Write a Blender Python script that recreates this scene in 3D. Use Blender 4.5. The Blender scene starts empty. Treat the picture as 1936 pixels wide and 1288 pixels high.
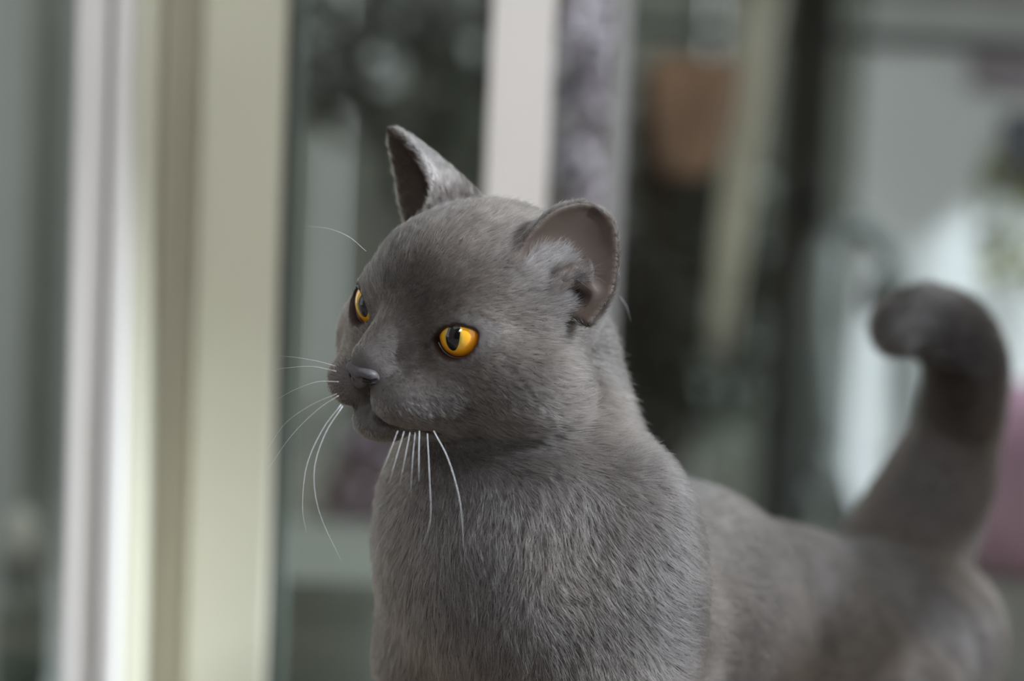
import bpy, math
import numpy as np
from mathutils import Vector, Matrix

# ------------------------------------------------------------------ camera, sky, sun, exposure
rng = np.random.default_rng(7)
S = bpy.context.scene
COL = S.collection
IW, IH, FPX, FOCUS = 1936, 1288, 6040.0, 1.5
PITCH, ROLL = math.radians(9.0), math.radians(2.6)
TGT = np.array([0, 0, 0.35])
c_f = np.array([0, math.cos(PITCH), -math.sin(PITCH)])
_r0 = np.array([1.0, 0, 0]); _u0 = np.cross(_r0, c_f)
c_r = math.cos(ROLL) * _r0 + math.sin(ROLL) * _u0
c_u = np.cross(c_r, c_f)
CAM = TGT - FOCUS * c_f

def at(px, py, d):
    """point of the place seen at a pixel, d metres in front of the camera"""
    return CAM + c_f * d + c_r * ((px - IW / 2) / FPX * d) + c_u * (-(py - IH / 2) / FPX * d)

cam_d = bpy.data.cameras.new('camera'); cam = bpy.data.objects.new('camera', cam_d); COL.objects.link(cam)
cam.matrix_world = Matrix(((c_r[0], c_u[0], -c_f[0], CAM[0]), (c_r[1], c_u[1], -c_f[1], CAM[1]),
                           (c_r[2], c_u[2], -c_f[2], CAM[2]), (0, 0, 0, 1)))
cam_d.sensor_fit = 'HORIZONTAL'; cam_d.sensor_width = 36.0; cam_d.lens = 36.0 * FPX / IW
cam_d.clip_start = 0.05; cam_d.clip_end = 200
cam_d.dof.use_dof = True; cam_d.dof.focus_distance = 1.465; cam_d.dof.aperture_fstop = 3.25
cam_d.dof.aperture_blades = 0
S.camera = cam

world = bpy.data.worlds.new('overcast_sky'); S.world = world; world.use_nodes = True
bg = world.node_tree.nodes['Background']
bg.inputs[0].default_value = (0.93, 0.97, 1.0, 1); bg.inputs[1].default_value = 0.85

sun_d = bpy.data.lights.new('hazy_sun', 'SUN'); sun = bpy.data.objects.new('hazy_sun', sun_d); COL.objects.link(sun)
SUN_TO = Vector((0.80, -0.20, 0.57)).normalized()
sun.rotation_euler = SUN_TO.to_track_quat('Z', 'Y').to_euler()
sun_d.energy = 4.6; sun_d.angle = math.radians(2.5); sun_d.color = (0.82, 0.91, 1.0)

S.view_settings.view_transform = 'Standard'; S.view_settings.look = 'None'
S.view_settings.gamma = 1.0; S.view_settings.use_curve_mapping = False
S.view_settings.exposure = 0.76
S.cycles.use_denoising = True
S.cycles.max_bounces = 8; S.cycles.transparent_max_bounces = 16
S.cycles.sample_clamp_indirect = 6.0

# ------------------------------------------------------------------ materials
def lin(c):
    return tuple(((v / 255) / 12.92 if v / 255 <= 0.04045 else ((v / 255 + 0.055) / 1.055) ** 2.4) for v in c) + (1,)

def mat(name, rgb, rough=0.6, noise=0.0, scale=8.0, spec=0.3, stretch=None, rgb2=None, bump=0.0):
    m = bpy.data.materials.new(name); m.use_nodes = True
    nt = m.node_tree; b = nt.nodes['Principled BSDF']
    b.inputs['Base Color'].default_value = lin(rgb); b.inputs['Roughness'].default_value = rough
    b.inputs['Specular IOR Level'].default_value = spec
    if noise or rgb2:
        tc = nt.nodes.new('ShaderNodeTexCoord'); mp = nt.nodes.new('ShaderNodeMapping')
        if stretch: mp.inputs['Scale'].default_value = stretch
        n = nt.nodes.new('ShaderNodeTexNoise'); n.inputs['Scale'].default_value = scale; n.inputs['Detail'].default_value = 4
        mx = nt.nodes.new('ShaderNodeMix'); mx.data_type = 'RGBA'
        c2 = rgb2 if rgb2 else tuple(max(0, v * (1 - noise)) for v in rgb)
        mx.inputs['A'].default_value = lin(rgb); mx.inputs['B'].default_value = lin(c2)
        rp = nt.nodes.new('ShaderNodeMapRange'); rp.inputs['From Min'].default_value = 0.35; rp.inputs['From Max'].default_value = 0.65
        L = nt.links.new
        L(tc.outputs['Object'], mp.inputs['Vector']); L(mp.outputs['Vector'], n.inputs['Vector'])
        L(n.outputs['Fac'], rp.inputs['Value']); L(rp.outputs['Result'], mx.inputs['Factor']); L(mx.outputs['Result'], b.inputs['Base Color'])
        if bump:
            bp = nt.nodes.new('ShaderNodeBump'); bp.inputs['Strength'].default_value = bump; bp.inputs['Distance'].default_value = 0.003
            L(n.outputs['Fac'], bp.inputs['Height']); L(bp.outputs['Normal'], b.inputs['Normal'])
    return m

# ------------------------------------------------------------------ mesh helpers
def link(name, verts, faces, m, parent=None, smooth=False):
    me = bpy.data.meshes.new(name)
    me.from_pydata([tuple(map(float, v)) for v in verts], [], [tuple(map(int, f)) for f in faces])
    me.update()
    if smooth: me.polygons.foreach_set('use_smooth', [True] * len(me.polygons))
    if m: me.materials.append(m)
    o = bpy.data.objects.new(name, me); COL.objects.link(o)
    if parent: o.parent = parent
    return o

def empty(name, loc=(0, 0, 0)):
    o = bpy.data.objects.new(name, None); COL.objects.link(o); o.location = loc; o.empty_display_size = 0.05
    return o

def tag(o, label=None, cat=None, group=None, kind=None):
    for k, v in (('label', label), ('category', cat), ('group', group), ('kind', kind)):
        if v: o[k] = v
    return o

def box_vf(x0, x1, y0, y1, z0, z1, bev=0.0):
    if bev <= 0:
        v = [(x0, y0, z0), (x1, y0, z0), (x1, y1, z0), (x0, y1, z0), (x0, y0, z1), (x1, y0, z1), (x1, y1, z1), (x0, y1, z1)]
        f = [(0, 3, 2, 1), (4, 5, 6, 7), (0, 1, 5, 4), (1, 2, 6, 5), (2, 3, 7, 6), (3, 0, 4, 7)]
        return v, f
    b = bev  # vertical-edge chamfered profile
    pr = [(x0 + b, y0), (x1 - b, y0), (x1, y0 + b), (x1, y1 - b), (x1 - b, y1), (x0 + b, y1), (x0, y1 - b), (x0, y0 + b)]
    return prism(pr, z0, z1)

def prism(profile, z0, z1):
    n = len(profile)
    v = [(x, y, z0) for x, y in profile] + [(x, y, z1) for x, y in profile]
    f = [(i, (i + 1) % n, n + (i + 1) % n, n + i) for i in range(n)] + [tuple(range(n - 1, -1, -1)), tuple(range(n, 2 * n))]
    return v, f

def tube_vf(pts, rad, sides=6, caps=True):
    pts = [np.asarray(p, float) for p in pts]; n = len(pts)
    rad = [rad] * n if np.isscalar(rad) else rad
    v, f = [], []; ref = None
    for i in range(n):
        t = pts[min(i + 1, n - 1)] - pts[max(i - 1, 0)]; t /= (np.linalg.norm(t) + 1e-12)
        if ref is None:
            ref = np.cross(t, [0, 0, 1.0])
            if np.linalg.norm(ref) < 0.1: ref = np.cross(t, [1.0, 0, 0])
        ref = ref - t * (ref @ t); ref /= np.linalg.norm(ref); b = np.cross(t, ref)
        for k in range(sides):
            a = 2 * math.pi * k / sides
            v.append(pts[i] + rad[i] * (math.cos(a) * ref + math.sin(a) * b))
    for i in range(n - 1):
        for k in range(sides):
            k2 = (k + 1) % sides
            f.append((i * sides + k, i * sides + k2, (i + 1) * sides + k2, (i + 1) * sides + k))
    if caps: f += [tuple(range(sides - 1, -1, -1)), tuple(range((n - 1) * sides, n * sides))]
    return v, f

def lathe_vf(profile, cx=0, cy=0, sides=24):
    v, f = [], []; n = len(profile)
    for r, z in profile:
        for k in range(sides):
            a = 2 * math.pi * k / sides
            v.append((cx + r * math.cos(a), cy + r * math.sin(a), z))
    for i in range(n - 1):
        for k in range(sides):
            k2 = (k + 1) % sides
            f.append((i * sides + k, i * sides + k2, (i + 1) * sides + k2, (i + 1) * sides + k))
    f += [tuple(range(sides - 1, -1, -1)), tuple(range((n - 1) * sides, n * sides))]
    return v, f

def catmull(pts, n):
    pts = np.asarray(pts, float); m = len(pts)
    P = np.vstack([2 * pts[0] - pts[1], pts, 2 * pts[-1] - pts[-2]])
    out = []
    for s in np.linspace(0, m - 1 - 1e-9, n):
        i = int(s); t = s - i; a, b, c, d = P[i:i + 4]
        out.append(0.5 * (2 * b + (c - a) * t + (2 * a - 5 * b + 4 * c - d) * t * t + (3 * b - a - 3 * c + d) * t ** 3))
    return np.array(out)

# ------------------------------------------------------------------ the place: a covered terrace with glazed sliding doors, a yard behind them
GROUND = -0.75
def on_plane(px, py, Y):
    """where the line of sight of a pixel meets the upright plane y = Y"""
    d = at(px, py, 1.0) - CAM; t = (Y - CAM[1]) / d[1]
    return CAM + d * t

m_floor = mat('paving', (128, 124, 118), 0.85, noise=0.2, scale=5)
v, f = box_vf(-5, 5, -5, 6, GROUND - 0.06, GROUND); tag(link('floor', v, f, m_floor), kind='structure')
m_plaster = mat('plaster', (196, 192, 182), 0.85, noise=0.08, scale=6)
m_white = mat('white_paint', (243, 238, 234), 0.4, noise=0.03, scale=3)
m_cream = mat('cream_paint', (200, 198, 178), 0.45, noise=0.04, scale=3)
m_taupe = mat('taupe_channel', (176, 170, 152), 0.5, noise=0.05, scale=3)
m_greyal = mat('grey_aluminium', (160, 160, 160), 0.4)
m_gasket = mat('rubber_gasket', (50, 50, 48), 0.6)
m_green = mat('greenish_glass_edge', (112, 122, 114), 0.3)
DOOR_TOP, Z_LIT = 1.35, on_plane(450, 905, 0.575)[2]

# unseen terrace roof, set so its front edge draws the line between sun and shade on the door frames
slope = SUN_TO.z / -SUN_TO.y
roof_z = 1.42; roof_y = 0.575 - (roof_z - Z_LIT) / slope
v, f = box_vf(-2.6, 2.6, roof_y, 0.72, roof_z, roof_z + 0.08); tag(link('ceiling', v, f, m_plaster), kind='structure')

def upright(name, px0, px1, y0, y1, m, parent, z0=GROUND, z1=DOOR_TOP, bev=0.002):
    xa, xb = on_plane(px0, 644, y0)[0], on_plane(px1, 644, y0)[0]
    v, f = box_vf(xa, xb, y0, y1, z0, z1, bev); return link(name, v, f, m, parent)

def glass_mat(name, tintc):
    m = bpy.data.materials.new(name); m.use_nodes = True; nt = m.node_tree; nt.nodes.remove(nt.nodes['Principled BSDF'])
    tr_ = nt.nodes.new('ShaderNodeBsdfTransparent'); tr_.inputs[0].default_value = tintc
    gl = nt.nodes.new('ShaderNodeBsdfGlossy'); gl.inputs['Roughness'].default_value = 0.0
    fr = nt.nodes.new('ShaderNodeFresnel'); fr.inputs['IOR'].default_value = 1.45
    mx = nt.nodes.new('ShaderNodeMixShader'); L = nt.links.new
    L(fr.outputs[0], mx.inputs[0]); L(tr_.outputs[0], mx.inputs[1]); L(gl.outputs[0], mx.inputs[2]); L(mx.outputs[0], nt.nodes['Material Output'].inputs['Surface'])
    return m
m_glass = glass_mat('door_glass', (0.97, 0.99, 0.98, 1))

# door_1: the sliding leaf with the cream stile; door_2: the leaf with the white stile; window_1: the fixed light at far left
d1 = tag(empty('door_1', (0, 0.6, GROUND)), kind='structure'); d2 = tag(empty('door_2', (0.2, 0.6, GROUND)), kind='structure')
w1 = tag(empty('window_1', (-0.4, 0.6, GROUND)), kind='structure')
def par(o, p): o.parent = p; o.matrix_parent_inverse = Matrix.Translation(-Vector(p.location)); return o
def up(*a, **k):
    p = a[6]; o = upright(*a[:6], None, *a[7:], **k); return par(o, p)
m_jamb = mat('jamb_white', (216, 213, 210), 0.4, noise=0.03, scale=3)
up('jamb', 131, 190, 0.528, 0.62, m_jamb, w1)
up('jamb_groove', 190, 201, 0.536, 0.62, m_greyal, w1)
up('jamb_bead', 201, 238, 0.524, 0.62, m_jamb, w1)
up('jamb_step', 238, 279, 0.541, 0.62, m_cream, w1)
up('channel', 279, 340, 0.587, 0.66, m_taupe, d1)
up('channel_lip', 340, 367, 0.582, 0.66, m_taupe, d1)
up('stile', 367, 521, 0.575, 0.615, m_cream, d1)
up('gasket', 521, 534, 0.585, 0.612, m_gasket, d1)
up('glazing_bead', 541, 556, 0.592, 0.606, m_green, d1)
up('glass_pane', 534, 905, 0.598, 0.602, m_glass, d1, bev=0)
up('stile', 904, 1022, 0.575, 0.625, m_white, d2)
up('glass_pane', 1020, 1133, 0.615, 0.619, m_glass, d2, bev=0)
up('stile', 1132, 1166, 0.60, 0.64, m_greyal, d2)
up('glass_pane', 1166, 3200, 0.620, 0.624, m_glass, d2, bev=0)
up('glass_pane', -1400, 131, 0.590, 0.594, m_glass, w1, bev=0)
xl, xr = on_plane(-1400, 644, 0.59)[0], on_plane(3200, 644, 0.62)[0]
for p, a, b in ((w1, xl, on_plane(240, 644, 0.59)[0]), (d1, on_plane(279, 644, 0.59)[0], on_plane(904, 644, 0.59)[0]), (d2, on_plane(904, 644, 0.59)[0], xr)):
    v, f = box_vf(a, b, 0.575, 0.64, DOOR_TOP, DOOR_TOP + 0.07); par(link('top_rail', v, f, m_cream), p)
    v, f = box_vf(a, b, 0.575, 0.64, GROUND, GROUND + 0.09); par(link('bottom_rail', v, f, m_cream), p)
v, f = box_vf(-2.6, xl, 0.56, 0.70, GROUND, roof_z); tag(link('wall_left', v, f, m_plaster), kind='structure')
v, f = box_vf(xr, 2.6, 0.56, 0.70, GROUND, roof_z); tag(link('wall_right', v, f, m_plaster), kind='structure')

# unseen wall added to cut front light; its glowing panel makes the catchlight
m_front = mat('brown_render', (112, 102, 92), 0.9, noise=0.15, scale=2)
FY = -3.7
wx, wz, ww, wh = -0.62, 2.72, 0.50, 0.58
wf = tag(empty('shade_wall_front', (0, FY, GROUND)), kind='structure')
for x0, x1, z0, z1 in ((-5.5, wx - ww, GROUND, 3.9), (wx + ww, 1.9, GROUND, 3.9), (wx - ww, wx + ww, GROUND, wz - wh), (wx - ww, wx + ww, wz + wh, 3.9)):
    v, f = box_vf(x0, x1, FY - 0.2, FY, z0, z1); par(link('wall_section', v, f, m_front), wf)
v, f = box_vf(-2.4, -2.25, FY, -0.6, GROUND, 2.3); tag(link('shade_wall_side', v, f, m_front), kind='structure')  # unseen wall added to darken the reflection in the pupils
w2 = tag(empty('catchlight_panel', (wx, FY, wz)), kind='structure')
m_glow = bpy.data.materials.new('panel_glow'); m_glow.use_nodes = True
_b = m_glow.node_tree.nodes['Principled BSDF']; _b.inputs['Emission Color'].default_value = (0.9, 0.95, 1, 1); _b.inputs['Emission Strength'].default_value = 15  # added source for the eye glint, also fills from the front
v, f = box_vf(-ww, ww, -0.12, -0.10, -wh, wh); link('pane', v, f, m_glow, w2)
for a in ((-ww, -ww + 0.05, -wh, wh), (ww - 0.05, ww, -wh, wh), (-ww, ww, -wh, -wh + 0.05), (-ww, ww, wh - 0.05, wh)):
    v, f = box_vf(a[0], a[1], -0.10, -0.02, a[2], a[3]); link('frame', v, f, m_white, w2)

# --- the yard behind the glass
m_dark = mat('dark_fence_stain', (92, 94, 84), 0.8, noise=0.3, scale=3, stretch=(3, 3, 0.6))
wb = tag(empty('wall_back', (0, 3.6, GROUND)), kind='structure')
bw = 0.30
for i in range(12):
    x = -1.8 + i * bw
    v, f = box_vf(x + 0.004, x + bw - 0.004, 3.60 + 0.012 * (i % 2), 3.66, GROUND, 1.7, 0.004); par(link('plank', v, f, m_dark), wb)

def span(px0, px1, py0, py1, d):
    a, b = at(px0, (py0 + py1) / 2, d), at(px1, (py0 + py1) / 2, d); t, u = at((px0 + px1) / 2, py0, d), at((px0 + px1) / 2, py1, d)
    return a[0], b[0], (a[1] + b[1] + t[1] + u[1]) / 4, u[2], t[2]

def cloth(name, px0, px1, py0, py1, d, m, folds, label, depth=0.02, slant=0.0, taper=1.0, group=None):
    """a hanging cloth with vertical folds and real thickness"""
    x0, x1, y, z0, z1 = span(px0, px1, py0, py1, d); n, r = folds * 8, 10
    o = np.array([(x0 + x1) / 2, y, z1]); vs, fs = [], []
    for side in (0, 1):
        for j in range(r + 1):
            q = j / r
            for i in range(n + 1):
                p = i / n; w = (1 - (1 - taper) * q)
                vs.append(((p - 0.5) * (x1 - x0) * w + slant * q, depth * (0.35 + 0.65 * q) * math.sin(p * folds * 6.283 + 0.8 * math.sin(3 * q + folds)) + 0.004 * side, -(z1 - z0) * q))
    k = n + 1; h = (r + 1) * k
    for j in range(r):
        for i in range(n):
            a = j * k + i; fs += [(a, a + 1, a + 1 + k, a + k), (h + a + k, h + a + k + 1, h + a + 1, h + a)]
    for j in range(r): fs += [(j * k, (j + 1) * k, h + (j + 1) * k, h + j * k), (j * k + n, h + j * k + n, h + (j + 1) * k + n, (j + 1) * k + n)]
    for i in range(n): fs += [(i, h + i, h + i + 1, i + 1), (r * k + i, r * k + i + 1, h + r * k + i + 1, h + r * k + i)]
    ob = link(name, vs, fs, m, None, True); ob.location = o
    return tag(ob, label, 'cloth', group)


# pergola: dark posts, a beam above the picture from which things hang, and a taut cable
m_post = mat('post_dark', (46, 45, 40), 0.75, noise=0.3, scale=6, stretch=(4, 4, 0.5))
m_cable = mat('cable_dark', (52, 52, 50), 0.6)
PD = 3.15
pg0 = at(1510, 300, PD); PY = pg0[1]
def plane_pt(px, py): return on_plane(px, py, PY)
BEAM_Z = plane_pt(1500, -170)[2]
pg = empty('pergola', (pg0[0], PY, GROUND)); tag(pg, 'dark timber pergola post with a thin horizontal cable behind the glass', 'pergola')
for px0, px1 in ((1477, 1568), (2480, 2570), (905, 985)):
    xa, xb = plane_pt(px0, 300)[0], plane_pt(px1, 300)[0]
    v, f = box_vf(xa, xb, PY, PY + 0.05, GROUND, BEAM_Z, 0.005); par(link('post', v, f, m_post), pg)
v, f = box_vf(plane_pt(480, -170)[0], plane_pt(2650, -170)[0], PY - 0.24, PY + 0.07, BEAM_Z, BEAM_Z + 0.09, 0.005); par(link('beam', v, f, m_post), pg)  # beam deepened forward, out of view, to put the canvas curtain in shade
v, f = tube_vf([plane_pt(1150, 48) + [0, -0.012, 0], plane_pt(1515, 66) + [0, -0.012, 0], plane_pt(2520, 112) + [0, -0.012, 0]], 0.006, 6); par(link('cable', v, f, m_cable), pg)

m_sheet = mat('pale_canvas', (247, 249, 249), 0.9, noise=0.06, scale=2)
m_beige = mat('beige_linen', (248, 244, 228), 0.9, noise=0.08, scale=4)
m_pink = mat('dusty_pink_cloth', (176, 164, 172), 0.9, noise=0.1, scale=5)
TOPR = -150
cloth('canvas_curtain', 1586, 2300, TOPR, 1900, PD + 0.05, m_sheet, 4, 'large pale grey-white canvas curtain hanging beside the dark post', 0.004)
cloth('linen_curtain', 1388, 1478, TOPR, 690, PD - 0.045, m_beige, 2, 'narrow beige linen curtain ending in a point left of dark post', 0.015, slant=-0.028, taper=0.55)
cloth('pink_towel', 1835, 2010, 92, 178, PD - 0.02, m_pink, 2, 'small dusty pink towel hanging on the cable at upper right', 0.006)

def hung(name, px, py, d, label, cat_): 
    o = at(px, py, d); e = empty(name, (o[0], PY, o[2])); tag(e, label, cat_); return e
def cord(e, z0):
    v, f = tube_vf([(0, 0, z0), (0, 0, BEAM_Z - e.location.z - 0.001)], 0.002, 5); return link('cord', v, f, m_cable, e)
U_ = PD / FPX
m_terra = mat('terracotta', (206, 164, 136), 0.7, noise=0.3, scale=7)
hl = hung('hanging_pot', 1300, 190, PD, 'terracotta pot hanging in the shade left of the beige linen curtain', 'pot')
v, f = lathe_vf([(0.020, -0.065), (0.030, -0.05), (0.038, 0.0), (0.040, 0.036), (0.041, 0.038), (0.041, 0.048), (0.037, 0.048), (0.034, 0.03), (0.026, -0.04)]); link('pot', v, f, m_terra, hl, True); hl.location.y -= 0.07; cord(hl, 0.02)
m_brown = mat('brown_foliage', (74, 62, 50), 0.8, noise=0.3, scale=20)
m_slate = mat('slate_glaze', (96, 97, 108), 0.5)
m_olive = mat('yellow_green_leaf', (158, 160, 104), 0.6, noise=0.2, scale=12)
hp_ = hung('hanging_planter', 1950, 290, PD, 'slate grey planter with yellow-green trailing leaves hanging at right edge', 'planter')
hp_.location.y -= 0.09
v, f = lathe_vf([(0.02, -0.045), (0.038, -0.03), (0.045, 0.02), (0.046, 0.045), (0.04, 0.045), (0.03, -0.02)]); link('pot', v, f, m_slate, hp_, True)
v, f = tube_vf([(0, 0, 0), (0, 0.0, BEAM_Z - hp_.location.z - 0.001)], 0.002, 5); link('cord', v, f, m_cable, hp_)

def leaves_vf(n, fn, size, seed):
    r = np.random.default_rng(seed); vs, fs = [], []
    for i in range(n):
        p = fn(r); a = r.normal(size=3); a /= np.linalg.norm(a); b = np.cross(a, r.normal(size=3)); b /= np.linalg.norm(b); c = np.cross(a, b)
        L = size * r.uniform(0.7, 1.3); k = len(vs)
        vs += [p - a * L, p + b * L * 0.45 + c * L * 0.12, p + a * L, p - b * L * 0.45 + c * L * 0.12]; fs += [(k, k + 1, k + 2), (k, k + 2, k + 3)]
    return vs, fs
def trail(r):
    t = r.random(); a = r.uniform(0, 6.28); q = 0.03 + 0.02 * math.sin(3 * t); return np.array([q * math.cos(a) - 0.012, q * math.sin(a), 0.03 - 0.15 * t])
v, f = leaves_vf(160, trail, 0.012, 3); o = link('trailing_leaves', v, f, m_olive, hp_); o['kind'] = 'stuff'

# rounded garden chair
m_chair = mat('chair_grey', (98, 102, 98), 0.55, noise=0.15, scale=9)
m_chair_d = mat('chair_dark', (58, 60, 54), 0.6)
CD = 2.95
cb = at(1600, 800, CD); ch = empty('garden_chair', (cb[0], cb[1] + 0.05, GROUND)); tag(ch, 'grey garden chair with rounded tubular back standing near the canvas curtain', 'chair')
def cp(px, py, dd=0.0): q = at(px, py, CD); return np.array([q[0], q[1] + dd, q[2]]) - np.array(ch.location)
arch = catmull([cp(1522, 900), cp(1526, 640), cp(1545, 490), cp(1600, 428), cp(1662, 452), cp(1696, 520), cp(1715, 640), cp(1722, 900)], 40)
legz = GROUND - ch.location.z
back = np.vstack([[arch[0][0], arch[0][1], 0.0], arch, [arch[-1][0], arch[-1][1], 0.0]])
v, f = tube_vf(back, 0.011, 8); link('back_frame', v, f, m_chair, ch, True)
v, f = tube_vf(catmull([cp(1560, 470, -0.005), cp(1552, 600, -0.01), cp(1560, 760, -0.01), cp(1565, 900, 0)], 16), 0.013, 8); link('back_slat', v, f, m_chair, ch, True)
v, f = tube_vf(catmull([cp(1692, 508, -0.012), cp(1660, 540, -0.02), cp(1640, 595, -0.012)], 12), [0.004 + 0.010 * math.sin(math.pi * i / 11) for i in range(12)], 8); link('back_ornament', v, f, m_chair_d, ch, True)
for k, (pa, pb) in enumerate(((1535, 1560), (1690, 1715))):
    a, b = cp((pa + pb) / 2, 862), cp((pa + pb) / 2 - 12, 850, -0.30)
    b[2] = a[2]
    v, f = tube_vf([a, (a + b) / 2 + [0, 0, 0.01], b], 0.013, 8); link('armrest', v, f, m_chair, ch, True)
    v, f = tube_vf([b, [b[0], b[1], 0.0]], 0.010, 8); link('leg', v, f, m_chair, ch, True)
sx0, sx1, sy = arch[0][0] - 0.01, arch[-1][0] + 0.01, arch[0][1]
v, f = box_vf(sx0, sx1, sy - 0.34, sy + 0.02, 0.42, 0.46, 0.01); link('seat', v, f, m_chair_d, ch)

# pink cushion on a low wall at the right edge
m_mag = mat('magenta_cushion', (168, 132, 150), 0.9, noise=0.12, scale=14)
m_wallp = mat('low_wall_render', (150, 148, 146), 0.85, noise=0.1, scale=4)
KD = 2.75
k0 = at(1990, 1090, KD)
v, f = box_vf(k0[0] - 0.085, k0[0] + 0.5, k0[1] - 0.06, k0[1] + 0.12, GROUND, k0[2]); tag(link('trim_1', v, f, m_wallp), kind='structure')
cu = []; cf = []
n = 16
for j in range(n + 1):
    for i in range(n):
        th = math.pi * j / n; ph = 2 * math.pi * i / n
        e = lambda q, w: math.copysign(abs(q) ** w, q)
        cu.append((0.085 * e(math.sin(th), 0.6) * e(math.cos(ph), 0.5), 0.05 * e(math.sin(th), 0.8) * e(math.sin(ph), 0.8), 0.085 * e(math.cos(th), 0.55)))
for j in range(n):
    for i in range(n): cf.append((j * n + i, (j + 1) * n + i, (j + 1) * n + (i + 1) % n, j * n + (i + 1) % n))
cuo = link('cushion', cu, cf, m_mag, None, True); cuo.location = (k0[0] - 0.01, k0[1], k0[2] + 0.083); tag(cuo, 'plump magenta pink cushion at the right edge beside the tail', 'cushion')

# shrubs
m_stem = mat('stem_brown', (70, 60, 50), 0.8)
def shrub(name, px, py, d, rx, rz, rgb, n, label, seed, size=0.02, rgb2=None):
    c = at(px, py, d); e = empty(name, (c[0], c[1], GROUND)); tag(e, label, 'shrub')
    h = c[2] - GROUND
    def vol(r):
        q = r.normal(size=3); q /= np.linalg.norm(q); q *= r.random() ** 0.4; return np.array([q[0] * rx, q[1] * rx * 0.7, h + q[2] * rz])
    m = mat(name + '_leaf', rgb, 0.7, rgb2=rgb2 or tuple(v * 0.7 for v in rgb), scale=14)
    v, f = leaves_vf(n, vol, size, seed); o = link('foliage', v, f, m, e); o['kind'] = 'stuff'
    for k in range(3):
        v, f = tube_vf([(0.02 * (k - 1), 0, 0), (0.04 * (k - 1), 0.01, h * 0.6), (rx * 0.35 * (k - 1), 0, h + rz * 0.3)], [0.010, 0.008, 0.004], 6); link('stem', v, f, m_stem, e)
    return e
shrub('pale_leaf_shrub', 822, 260, 3.1, 0.05, 0.09, (132, 136, 124), 260, 'pale green shrub seen through glass left of white stile', 11)
shrub('dark_shrub', 800, 80, 3.5, 0.16, 0.13, (120, 121, 114), 500, 'dark tall shrub behind the pale green shrub', 12, 0.03)
shrub('lilac_shrub', 1100, 180, 2.7, 0.030, 0.16, (196, 184, 190), 320, 'lilac-grey flowering shrub between white stile and thin grey stile', 13, 0.016, (150, 142, 150))
shrub('plum_shrub', 690, 965, 2.85, 0.035, 0.07, (112, 98, 106), 300, 'low plum-coloured shrub seen beside the chest of the cat', 14, 0.016, (100, 86, 94))
shrub('brown_shrub', 1250, 240, 3.24, 0.03, 0.075, (92, 78, 66), 260, 'brownish shrub just left of the hanging terracotta pot', 16, 0.018, (76, 64, 54))
shrub('evergreen_shrub', 1290, 560, 3.4, 0.11, 0.18, (100, 104, 94), 700, 'dark evergreen shrub below the hanging terracotta pot', 15, 0.03, (90, 94, 86))

# yard wall and lantern at far left, planter under the left pane
m_pale = mat('pale_render', (184, 186, 182), 0.85, noise=0.12, scale=3, stretch=(3, 1, 0.5))
x0, x1, y, z0, z1 = span(-900, 330, 0, 1288, 3.2)
v, f = box_vf(x0, x1, y, y + 0.12, GROUND, 1.5); tag(link('wall_yard', v, f, m_pale), kind='structure')
m_pipe = mat('downpipe_grey', (112, 112, 104), 0.5)
q = at(64, 400, 3.1)
v, f = tube_vf([(0, 0, 0), (0, 0, 2.2)], 0.013, 12); dp = link('downpipe', v, f, m_pipe, None, True); dp.location = (q[0], y - 0.02, GROUND); tag(dp, 'thin grey downpipe on the pale wall at far left', 'pipe')
lq = at(44, 1035, 2.6); ln = empty('garden_lantern', (lq[0], lq[1], GROUND)); tag(ln, 'garden lantern with pale finial and greenish glass at lower left', 'lantern')
hz = lq[2] - GROUND
m_fin = mat('lantern_pale', (188, 186, 174), 0.5); m_lg = mat('lantern_green_glass', (92, 102, 94), 0.25, noise=0.3, scale=20)
v, f = lathe_vf([(0.004, hz + 0.032), (0.010, hz + 0.022), (0.008, hz + 0.012), (0.014, hz + 0.004), (0.006, hz + 0.034)][:4]); link('finial', v, f, m_fin, ln, True)
v, f = lathe_vf([(0.016, hz + 0.006), (0.026, hz - 0.006), (0.026, hz - 0.012), (0.02, hz - 0.014)]); link('cap', v, f, m_pipe, ln, True)
v, f = lathe_vf([(0.02, hz - 0.013), (0.024, hz - 0.06), (0.024, hz - 0.11), (0.016, hz - 0.13)]); link('glass', v, f, m_lg, ln, True)
v, f = lathe_vf([(0.018, hz - 0.128), (0.012, hz - 0.16), (0.012, 0.03), (0.05, 0.02), (0.05, 0.0)]); link('post', v, f, m_pipe, ln, True)
x0, x1, y, z0, z1 = span(470, 720, 1090, 1288, 2.5)
m_plt = mat('planter_green_grey', (150, 156, 148), 0.8, noise=0.1, scale=6)
pl = empty('planter_box', ((x0 + x1) / 2, y, GROUND)); tag(pl, 'grey-green planter box behind the glass at the bottom', 'planter')
v, f = box_vf((x0 - x1) / 2, (x1 - x0) / 2, 0, 0.2, 0, z1 - GROUND - 0.02, 0.006); link('box', v, f, m_plt, pl)
v, f = box_vf((x0 - x1) / 2 - 0.008, (x1 - x0) / 2 + 0.008, -0.008, 0.208, z1 - GROUND - 0.02, z1 - GROUND, 0.004); link('rim', v, f, m_plt, pl)

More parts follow.
